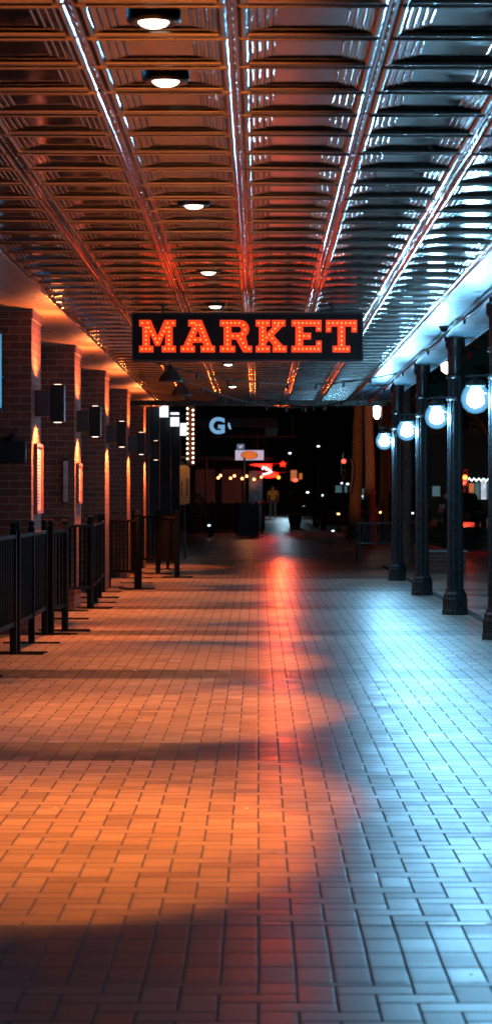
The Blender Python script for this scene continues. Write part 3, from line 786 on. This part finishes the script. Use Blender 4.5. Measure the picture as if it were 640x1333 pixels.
# wooden board
d = 49.5; p = P(240.5, 658, d); t = thing('wooden_board', 'orange brown wooden board with a slanted top beside the dark shopfront', 'board', p)
w, h = 13 * d / F, 58 * d / F
obj('board', prism([(-w / 2, 0), (w / 2, .04), (w / 2, h * .84), (-w / 2 + .05, h), (-w / 2, h)], 0, .05), 'tan', t, sm=False, bev=.006)
bm = prism([(-.02, .2), (.015, .2), (.025, .55), (.0, .62), (-.02, .55)], -.006, -.001)
obj('emblem', bm, 'redbrown', t, sm=False, loc=(.05, 0, 0)); 
obj('emblem', prism([(-.015, .2), (.012, .2), (.018, .5), (.0, .56), (-.015, .5)], -.006, -.001), 'redbrown', t, sm=False, loc=(-.07, 0, 0))
obj('post', B((-.02, .051, -p.z + .01), (.02, .10, h * .6)), 'dark', t, sm=False)
obj('added_lamp_bar', B((-.09, -.12, h + .06), (.09, -.06, h + .09)), 'dark', t, sm=False)  # made-up fixture to go with the added lamp below
light('SPOT', 'board_fill', (0, -.45, h + .5), (math.radians(30), 0, 0), 22, (1, .55, .2), t, spot_size=math.radians(90), spot_blend=.6, shadow_soft_size=.04)  # warm spot added to brighten the board

# restaurant with signs
rest = thing('restaurant', 'dark restaurant with a flat roof at the end of the walkway', 'building', (0, 0, 0))
g = rise(88)
obj('wall', B((-6.5, 86, 0), (.25, 96, 4.0)), 'darkwall', rest, sm=False)
obj('roof', B((-6.8, 84.8, 4.003), (.75, 96.5, 4.35)), 'dark', rest, sm=False)
obj('awning', prism([(-3.2, 2.75), (.55, 2.75), (.55, 2.85), (-3.2, 2.95)], 83.2, 85.98), 'dark', rest, sm=False)
for x in (-3.0, -2.0, -1.0):
    f = obj('window', B((x - .42, 85.93, 1.1), (x + .42, 85.995, 2.5)), 'dark', rest, sm=False); obj('pane', B((x - .37, 85.91, 1.15), (x + .37, 85.925, 2.45)), 'win_dim', f, sm=False)
obj('door', B((-.35, 85.9, g), (.15, 85.99, 2.4)), 'glassdark', rest, sm=False)
def text_mesh(s, size, ext, off):
    cu = bpy.data.curves.new('t', 'FONT'); cu.body = s; cu.size = size; cu.extrude = ext; cu.offset = off
    tmp = bpy.data.objects.new('tmp', cu); COL.objects.link(tmp)
    me = bpy.data.meshes.new_from_object(tmp.evaluated_get(bpy.context.evaluated_depsgraph_get()))
    bpy.data.objects.remove(tmp); bpy.data.curves.remove(cu); me.transform(Matrix.Rotation(PI / 2, 4, 'X')); return me
d = 83; p = P(272.5, 565, d)
t = thing('letter_sign', 'glowing pale blue letter G on a dark rail, partly hidden name', 'sign', p)
me = text_mesh('G', .86, .04, .035); xs = [v.co.x for v in me.vertices]; zs = [v.co.z for v in me.vertices]
sx, sz = (20 * d / F) / (max(xs) - min(xs)), (22 * d / F) / (max(zs) - min(zs))
me.transform(Matrix.Translation((-min(xs), 0, -min(zs)))); me.transform(Matrix.Diagonal((sx, 1, sz, 1)))
me.materials.clear(); me.materials.append(M['letter_blue']); o = bpy.data.objects.new('letter', me); COL.objects.link(o); o.parent = t
a = [(24.5, 15), (26.5, 14), (28.5, 6), (26, 6.5), (24, 10)]
obj('letter', prism([(x * d / F, z * d / F) for x, z in a], -.04, .04), 'letter_blue', t, sm=False)
obj('rail', B((-.3, .06, -.12), (3.2, .14, -.06)), 'dark', t, sm=False); 
for x in (-.2, 3.0): obj('post', B((x, .145, -(p.z - 4.36)), (x + .06, .2, 0)), 'dark', t, sm=False)
d = 82; p = P(324.5, 592.5, d)
t = thing('oval_sign', 'white lit box sign with an orange oval in its middle', 'sign', p, 0)
w, h = 37 * d / F, 13 * d / F
obj('face', B((-w / 2, 0, -h / 2), (w / 2, .2, h / 2)), 'sign_face', t, sm=False, bev=.01)
obj('oval', L([(.14, -.001), (.14, -.012)], 32, (0, 0, 0), 'y'), 'sign_orange', t); t.children[1].scale = (2.0, 1, 1)
obj('oval_ring', L([(.155, -.0005), (.155, -.006)], 32, (0, 0, 0), 'y'), 'tan', t); t.children[2].scale = (2.0, 1, 1)
obj('hanger', B((-.3, .08, h / 2), (-.26, .12, h / 2 + .7)), 'dark', t, sm=False); obj('hanger', B((.26, .08, h / 2), (.3, .12, h / 2 + .7)), 'dark', t, sm=False)
p = P(313, 581.5, d - .3); t = thing('small_sign', 'small blue square sign with a white mark above the oval sign', 'sign', p)
obj('face', B((-.14, 0, -.10), (.14, .1, .10)), 'sign_blue', t, sm=False)
obj('mark', prism([(-.09, .06), (-.03, .02), (.02, .05), (.09, .06), (.05, -.02), (-.02, -.07), (-.06, -.02)], -.012, -.002), 'sign_face', t, sm=False)
# red neon
d = 80; p = P(346, 610, d); t = thing('neon_sign', 'red neon arrow sign with white script and an amber disc', 'sign', p); q_ = d / F
def pp(l): return [((x - 346) * q_, (610 - y) * q_) for x, y in l]
obj('arrow', prism(pp([(325, 605), (332, 604), (353, 604), (353, 612), (345, 612), (340, 608)]), -.03, .03), 'neon_red', t, sm=False)
obj('arrow', prism(pp([(340, 621), (345, 616), (358, 615), (362, 617), (360, 621), (350, 622)]), -.03, .03), 'neon_red', t, sm=False)
obj('star', prism(pp([(364, 603), (367, 602.5), (368, 600), (369, 602.5), (372, 603), (370, 605), (371, 607.5), (368, 606), (365, 607.5), (366, 605)]), -.03, .03), 'neon_red', t, sm=False)
obj('disc', L([(4 * q_ * .62, -.02), (4 * q_ * .62, .02)], 20, pp([(362.3, 621.5)])[0][:1] + (0,) + pp([(362.3, 621.5)])[0][1:], 'y'), 'neon_yellow', t)
lp = pp([(362.3, 621.5)])[0]
light('SPOT', 'streak_beam', (lp[0] + .1, -.3, lp[1]), (math.radians(90), 0, math.radians(180)), 2600, (1, .075, .005), t, spot_size=math.radians(9), spot_blend=.8, shadow_soft_size=.15)  # red beam added at the disc to draw the streak on the paving
wr = [(341, 611), (343, 607.5), (344.5, 610), (346, 608), (347, 612), (348.5, 610), (350, 613), (351.5, 611), (353.5, 614), (350, 615.5), (344, 617), (341.5, 618)]
obj('script', T([(x, -.05, z) for x, z in pp(wr)], .042, 6), 'neon_white', t)
fr = pp([(354, 603.5), (371, 603.5), (371, 615), (354, 615)])
obj('frame', T([(x, .04, z) for x, z in fr + fr[:1]], .012, 6), 'redpaint', t)
obj('hanger', B((-.02, .05, .1), (.02, .09, 1.1)), 'dark', t, sm=False)
# string lights
d = 76; pts = [(284, 622), (287, 619), (300, 622.5), (305, 619.5), (315, 623), (321, 620), (330.5, 624), (340, 621)]
t = thing('string_lights', 'string of warm bulbs hanging over the dark patio', 'string lights', P(284, 622, d))
o0 = P(284, 622, d)
obj('wire', T([P(x, y - 1.2, d) - o0 for x, y in [(270, 617)] + pts + [(352, 612)]], .012, 6), 'cable', t)
for x, y in pts: obj('bulb', SP(P(x, y, d) - o0, .05, 2), 'bulb_warm', t)
light('POINT', 'string_glow', (1.0, -.3, .05), (0, 0, 0), 22, (1, .35, .14), t, shadow_soft_size=.3)
for x, lb in ((268, 'left dark pole holding the string lights'), (318, 'right dark pole holding the string lights')):
    b0 = P(x, 650, d + .4); tag(obj('pole', L([(.035, 0), (.035, 2.6)], 10, (0, 0, 0)), 'dark', loc=(b0.x, b0.y, rise(76))), lb, 'pole')
# patio furniture at the far end
def table(x, y, hgt, r, lb, top='dark'):
    t = thing('bar_table', lb, 'table', (x, y, rise(y)), 0)
    obj('tabletop', L([(r - .02, hgt - .035), (r, hgt - .03), (r, hgt)], 24), top, t)
    obj('pedestal', L([(.22, .001), (.22, .02), (.04, .05), (.035, hgt - .036)], 16), 'dark', t)
table(-.02, 73, 1.05, .22, 'dark bar table at the end of the walkway, under the neon')
p = P(341, 650, 77); table(p.x, 77, 1.12, .24, 'red topped bar table left of the man in yellow', 'redpaint')
p = P(322, 703, 73.5); t = thing('host_stand', 'tall black host stand in front of the far patio', 'stand', (p.x, 73.5, rise(73.5)))
obj('cabinet', prism([(-.30, .02), (.28, .02), (.28, 1.05), (-.30, 1.05)], -.2, .25), 'dark', t, sm=False, bev=.015); obj('top', B((-.34, -.26, 1.051), (.32, .3, 1.10)), 'dark', t, sm=False, bev=.01)
for (xa, xb, lb) in ((245, 275, 'left panel of the dark far patio fence'), (277, 308, 'right panel of the dark far patio fence')):
    a, b_ = P(xa, 650, 75), P(xb, 650, 75); t = thing('patio_fence', lb, 'fence', (a.x, 75, rise(75)), 0, 'far patio fence panels'); Ln = b_.x - a.x
    obj('rail', B((0, -.02, 1.02), (Ln, .02, 1.07)), 'black', t, sm=False); obj('rail', B((0, -.02, .1), (Ln, .02, .14)), 'black', t, sm=False)
    bm = bmesh.new(); n = 9
    for q in range(n): x = Ln * (q + .5) / n; box(bm, (x - .012, -.012, .1405), (x + .012, .012, 1.0195))
    obj('pickets', bm, 'black', t, sm=False)
    for x in (0, Ln): obj('post', B((x - .03, -.03, 0), (x + .03, .03, 1.12)), 'black', t, sm=False)
def plant(p, lb, n=500, r=.45):
    t = thing('potted_shrub', lb, 'plant', p)
    obj('pot', L([(.2, 0), (.28, .45), (.30, .5), (.27, .5)], 20), 'dark', t); bm = bmesh.new(); leaves(bm, (0, 0, .5 + r), (r, r, r * 1.1), n, .09); obj('foliage', bm, 'leaf', t, sm=False)
plant(Vector((-2.2, 77.5, rise(77))), 'bushy dark shrub in a pot at the left of the far patio')
plant(Vector((1.45, 90, rise(90))), 'dark shrub in a pot right of the man in yellow')

# ------------------------------------------------------------------ person walking away
def skin_mesh(verts, edges, rad, root=0, sub=2):
    me = bpy.data.meshes.new('b'); me.from_pydata(verts, edges, []); o = bpy.data.objects.new('b', me); COL.objects.link(o)
    md = o.modifiers.new('s', 'SKIN')
    for q, r in enumerate(rad): me.skin_vertices[0].data[q].radius = (r, r) if not isinstance(r, tuple) else r
    me.skin_vertices[0].data[root].use_root = True
    s = o.modifiers.new('d', 'SUBSURF'); s.levels = sub
    m2 = bpy.data.meshes.new_from_object(o.evaluated_get(bpy.context.evaluated_depsgraph_get())); bpy.data.objects.remove(o)
    return m2
def skinned(name, verts, edges, rad, mat, parent, root=0):
    me = skin_mesh(verts, edges, rad, root); me.materials.clear(); me.materials.append(M[mat])
    for p_ in me.polygons: p_.use_smooth = True
    o = bpy.data.objects.new(name, me); COL.objects.link(o); o.parent = parent; return o
py = 118; px = P(355, 650, py).x
man = thing('person', 'person in a yellow shirt and blue jeans walking away under the neon', 'person', (px, py, rise(py)), 0)
V = [(0, 0, .95), (0, .01, 1.15), (0, .0, 1.38), (0, .02, 1.50), (0, .03, 1.60), (0, .04, 1.70),
     (-.10, 0, .90), (-.12, .10, .50), (-.13, -.02, .09), (-.13, .12, .04),
     (.10, 0, .90), (.11, -.06, .50), (.12, -.22, .12), (.12, -.12, .05),
     (-.20, 0, 1.40), (-.27, -.04, 1.14), (-.26, .10, .90), (-.26, .14, .80),
     (.20, 0, 1.40), (.27, .03, 1.14), (.25, .18, .92), (.24, .24, .83)]
Ed = [(0, 1), (1, 2), (2, 3), (3, 4), (4, 5), (0, 6), (6, 7), (7, 8), (8, 9), (0, 10), (10, 11), (11, 12), (12, 13), (2, 14), (14, 15), (15, 16), (16, 17), (2, 18), (18, 19), (19, 20), (20, 21)]
R = [(.16, .11), (.15, .10), (.17, .11), .06, .085, .075, .09, .062, .045, .04, .09, .062, .045, .04, .062, .045, .034, .04, .062, .045, .034, .04]
skinned('body', V, Ed, R, 'skin', man)
obj('hair', SP((0, .035, 1.675), .102, 3, (.86, 1, .9)), 'hair', man)
skinned('shirt', [(0, 0, .93), (0, .01, 1.15), (0, 0, 1.40), (-.20, 0, 1.40), (-.26, -.03, 1.2), (.20, 0, 1.40), (.26, .02, 1.2)], [(0, 1), (1, 2), (2, 3), (3, 4), (2, 5), (5, 6)], [(.185, .135), (.18, .13), (.185, .13), .085, .075, .085, .075], 'shirt', man)
skinned('trousers', [(0, 0, .96), (-.10, 0, .88), (-.12, .10, .50), (-.13, -.01, .13), (.10, 0, .88), (.11, -.06, .50), (.12, -.20, .16)], [(0, 1), (1, 2), (2, 3), (0, 4), (4, 5), (5, 6)], [(.17, .125), .11, .085, .07, .11, .085, .07], 'jeans', man)

# ------------------------------------------------------------------ street: cars, signals, shops
def car(loc, rz, lb, paint='carpaint', tail=True):
    t = thing('parked_car', lb, 'car', loc, rz, 'cars on the street')
    def loft(secs, mat, name):
        bm = bmesh.new(); rings = []
        for (y, w, z0, z1) in secs:
            rings.append([bm.verts.new(p_) for p_ in ((-w, y, z0), (-w * 1.02, y, (z0 + z1) / 2), (-w * .93, y, z1), (0, y, z1 + .03), (w * .93, y, z1), (w * 1.02, y, (z0 + z1) / 2), (w, y, z0))])
        for a, b_ in zip(rings, rings[1:]):
            for q in range(6): bm.faces.new((a[q], a[q + 1], b_[q + 1], b_[q]))
            bm.faces.new((a[6], a[0], b_[0], b_[6]))
        bm.faces.new(rings[0]); bm.faces.new(rings[-1][::-1])
        return obj(name, bm, mat, t)
    loft([(-2.25, .74, .36, .70), (-2.1, .84, .25, .90), (-1.5, .89, .22, .98), (0, .90, .22, .98), (1.2, .89, .22, .96), (2.0, .84, .24, .80), (2.2, .72, .34, .62)], paint, 'body')
    loft([(-1.75, .74, .97, 1.0), (-1.15, .70, .97, 1.42), (-.2, .68, .97, 1.48), (.35, .69, .97, 1.43), (1.15, .76, .95, .99)], 'glassdark', 'cabin_glass')
    obj('roof', B((-.58, -1.0, 1.50), (.58, .25, 1.525)), paint, t, bev=.012)
    for x in (-.84, .84):
        for y in (-1.4, 1.38):
            w = obj('wheel', L([(.2, -.09), (.33, -.09), (.335, 0), (.33, .09), (.2, .09)], 24, (x, y, .335), 'x'), 'rubber', t)
            obj('rim', L([(.05, -.096), (.19, -.092), (.19, .092), (.05, .096)], 16, (x, y, .335), 'x'), 'chrome', w)
    for x in (-.60, .60):
        obj('tail_light', B((x - .16, -2.20, .72), (x + .16, -2.10, .80)), 'tail' if tail else 'redpaint', t, bev=.01)
        obj('headlight', B((x - .15, 2.0, .62), (x + .15, 2.17, .72)), 'chrome', t, bev=.01)
    obj('bumper', B((-.78, -2.31, .36), (.78, -2.20, .54)), 'dark', t, bev=.02)
    return t
car((3.3, 92, rise(92) - .14), .08, 'dark car nearest the walkway, left of the brown tree trunk', 'carpaint', False)
car((5.7, 100, -.14 + rise(100)), .0, 'grey car on the street behind the bench', 'cargrey', False)
car((7.5, 113, -.14 + rise(113)), .0, 'dark car farther up the street between the slim trunk and a column', 'carpaint', True)
car((8.9, 100, -.14 + rise(100)), PI, 'dark car across the street before the lit shop', 'carpaint', False)
cr = car((7.9, 63, -.14 + rise(63)), 0, 'added unseen car whose brake lamps redden the road, off to the right', 'carpaint', True)  # unseen car added so its brake lamps redden the asphalt
for x in (-.6, .6): light('POINT', 'added_road_glow', (x, -2.32, .76), (0, 0, 0), 140, (1, .03, .015), cr, shadow_soft_size=.08)  # red lamps added to tint the road
def signal(p, lens, lb):
    t = thing('traffic_light', lb, 'traffic light', p)
    obj('housing', B((-.15, 0, -.5), (.15, .2, .5)), 'dark', t, sm=False, bev=.02)
    for k, z in enumerate((.32, 0, -.32)):
        on = (k == 0 and lens == 'signal_red') or (k == 1 and lens == 'signal_amber')
        obj('lens', L([(.115, -.02), (.12, -.003)], 20, (0, 0, z), 'y'), lens if on else 'glassdark', t)
        obj('visor', L([(.135, -.16), (.135, -.001)], 20, (0, 0, z), 'y', False), 'dark', t)
    obj('pole', L([(.06, -(p.z - rise(p.y)) - .13), (.05, .8)], 12, (0, .26, 0)), 'dark', t)
signal(P(447, 608, 125), 'signal_red', 'traffic light showing red, left of the brown tree trunk')
signal(P(604.5, 621.5, 118), 'signal_amber', 'traffic light showing amber, beside the largest column')
light('POINT', 'street_glow', (1.5, 128, 4.2), (0, 0, 0), 300, (.5, .8, 1), None, shadow_soft_size=.2)
light('POINT', 'signal_glow', P(604.5, 626, 117.3), (0, 0, 0), 260, (1, .06, .03), None, shadow_soft_size=.2)
# shop across the street
sh = thing('lit_shop', 'shop across the street with bright white and orange windows', 'building', (0, 0, 0))
d = 135; a = P(560, 650, d)
obj('wall', B((a.x, d, 0), (a.x + 16, d + 8, 5.2)), 'darkwall', sh, sm=False); obj('cornice', B((a.x - .1, d - .25, 5.203), (a.x + 16, d + 8, 5.5)), 'dark', sh, sm=False)
for (xa, xb, ya, yb, m_) in ((609.5, 616, 629, 650, 'shop_orange'), (617, 623.5, 628, 650, 'shop_teal'), (625, 632, 626, 650, 'shop_white'), (632.8, 636, 628, 650, 'shop_teal'), (637, 643, 640, 652, 'shop_white'), (562, 572, 633, 646, 'shop_teal')):
    p0, p1 = P(xa, yb, d), P(xb, ya, d)
    f = obj('window', B((p0.x - .06, d - .08, p0.z - .06), (p1.x + .06, d - .003, p1.z + .06)), 'dark', sh, sm=False)
    obj('pane', B((p0.x, d - .10, p0.z), (p1.x, d - .083, p1.z)), m_, f, sm=False)
o0 = P(607, 618, 133); t = thing('string_lights', 'string of white bulbs along the front of the lit shop', 'string lights', o0)
pts = [P(607 + 3.1 * q, 626 - (3 if q % 2 else 1.0) + q * .1, 133) for q in range(13)]
obj('wire', T([p - o0 + Vector((0, 0, .08)) for p in pts], .015, 6), 'cable', t)
for p in pts: obj('bulb', SP(p - o0, .07, 2), 'speck', t)
# distant lamps
far = thing('far_building', 'long dark building row closing the end of the street', 'building', (0, 0, 0))
obj('wall', B((-60, 190, 0), (70, 200, 9)), 'darkwall', far, sm=False); obj('parapet', B((-60.2, 189.7, 9.003), (70.2, 200.2, 9.4)), 'dark', far, sm=False)
for (xa, xb, ya, yb, m_) in ((436, 452, 632, 648, 'shop_teal'), (466, 473, 636, 650, 'shop_teal'), (376, 384, 640, 655, 'win_dim'), (378, 386, 612, 626, 'shop_orange'), (389, 393, 616, 624, 'shop_orange'), (466, 470, 610, 618, 'shop_white'), (541, 552, 620, 640, 'win_dim'), (497, 505, 636, 655, 'shop_teal')):
    p0, p1 = P(xa, yb, 189.9), P(xb, ya, 189.9)
    f = obj('window', B((p0.x - .1, 189.9, p0.z - .1), (p1.x + .1, 189.997, p1.z + .1)), 'dark', far, sm=False); obj('pane', B((p0.x, 189.8, p0.z), (p1.x, 189.897, p1.z)), m_, f, sm=False)
FL = [(400, 641, 'speck', 'small white lamp over the parked dark car'), (420, 645, 'speck', 'white lamp low between the car and the brown trunk'), (445, 629, 'speck', 'white lamp under the red traffic light'), (452, 630, 'speck', 'white lamp beside the brown trunk under the red signal'),
      (440, 669, 'speck_warm', 'warm low lamp left of the brown trunk'), (394, 659, 'speck', 'glowing ball standing in for a lamp glint on the dark car'), (414, 581, 'speck', 'pale lamp high in the dark trees'), (495, 667, 'speck_warm', 'warm lamp above the bench'),  # the ball on the dark car stands in for a glint
      (377, 590, 'speck', 'white lamp beside the red star'), (384, 625, 'signal_red', 'round red lamp right of the neon sign'), (470, 646, 'speck', 'white lamp between the two left trunks'), (569, 641, 'speck', 'blue white lamp between the two large columns'), (566, 636, 'speck', 'upper blue white lamp between the two large columns'),
      (433, 691, 'speck', 'faint low lamp near the foot of the brown trunk'), (536, 668, 'speck', 'white lamp seen beside the slim trunk'), (272, 684, 'speck', 'tiny white lamp low in the far patio')]
for x, y, m_, lb in FL:
    d = 150 if y < 660 else (72 if x < 300 else 84)
    p = P(x, y, d); g0 = rise(d)
    t = thing('street_lamp', lb, 'lamp', (p.x, d, g0))
    r = 2.2 * d / F if x != 384 else 4 * d / F
    obj('bulb', SP((0, 0, p.z - g0), r * .75, 2, (1.3, 1, .8)), m_, t)
    obj('post', L([(.05, -.13), (.03, max(.05, p.z - g0 - r))], 8), 'dark', t)

# ------------------------------------------------------------------ world, camera, render
w = bpy.data.worlds.new('World'); S.world = w; w.use_nodes = True
nt = w.node_tree; bg = nt.nodes['Background']
sky = nt.nodes.new('ShaderNodeTexSky'); sky.sky_type = 'NISHITA'; sky.sun_disc = False
sky.sun_elevation = math.radians(-8); sky.sun_rotation = math.radians(200)
add = nt.nodes.new('ShaderNodeMix'); add.data_type = 'RGBA'; add.blend_type = 'ADD'; add.inputs[0].default_value = 1
nt.links.new(sky.outputs[0], add.inputs[6]); add.inputs[7].default_value = (.015, .075, .085, 1)
nt.links.new(add.outputs[2], bg.inputs[0]); bg.inputs[1].default_value = .05
cam = bpy.data.cameras.new('camera'); co = bpy.data.objects.new('camera', cam); COL.objects.link(co); S.camera = co
co.location = (0, 0, H); co.rotation_euler = (PI / 2, 0, 0)
cam.sensor_fit = 'VERTICAL'; cam.sensor_height = 24; cam.lens = 24 * F / 1333
cam.shift_x = -16 / 1333; cam.shift_y = -16.5 / 1333
cam.clip_start = .1; cam.clip_end = 2000
cam.dof.use_dof = True; cam.dof.focus_distance = 21.5; cam.dof.aperture_fstop = 4.2
S.view_settings.view_transform = 'Standard'; S.view_settings.look = 'None'; S.view_settings.exposure = 0; S.view_settings.gamma = 1
S.cycles.use_denoising = True
try: S.cycles.denoiser = 'OPENIMAGEDENOISE'
except Exception: pass
S.cycles.max_bounces = 8; S.cycles.glossy_bounces = 4; S.cycles.diffuse_bounces = 3; S.cycles.transparent_max_bounces = 12
S.cycles.caustics_reflective = True; S.cycles.sample_clamp_indirect = 6; S.cycles.blur_glossy = .5
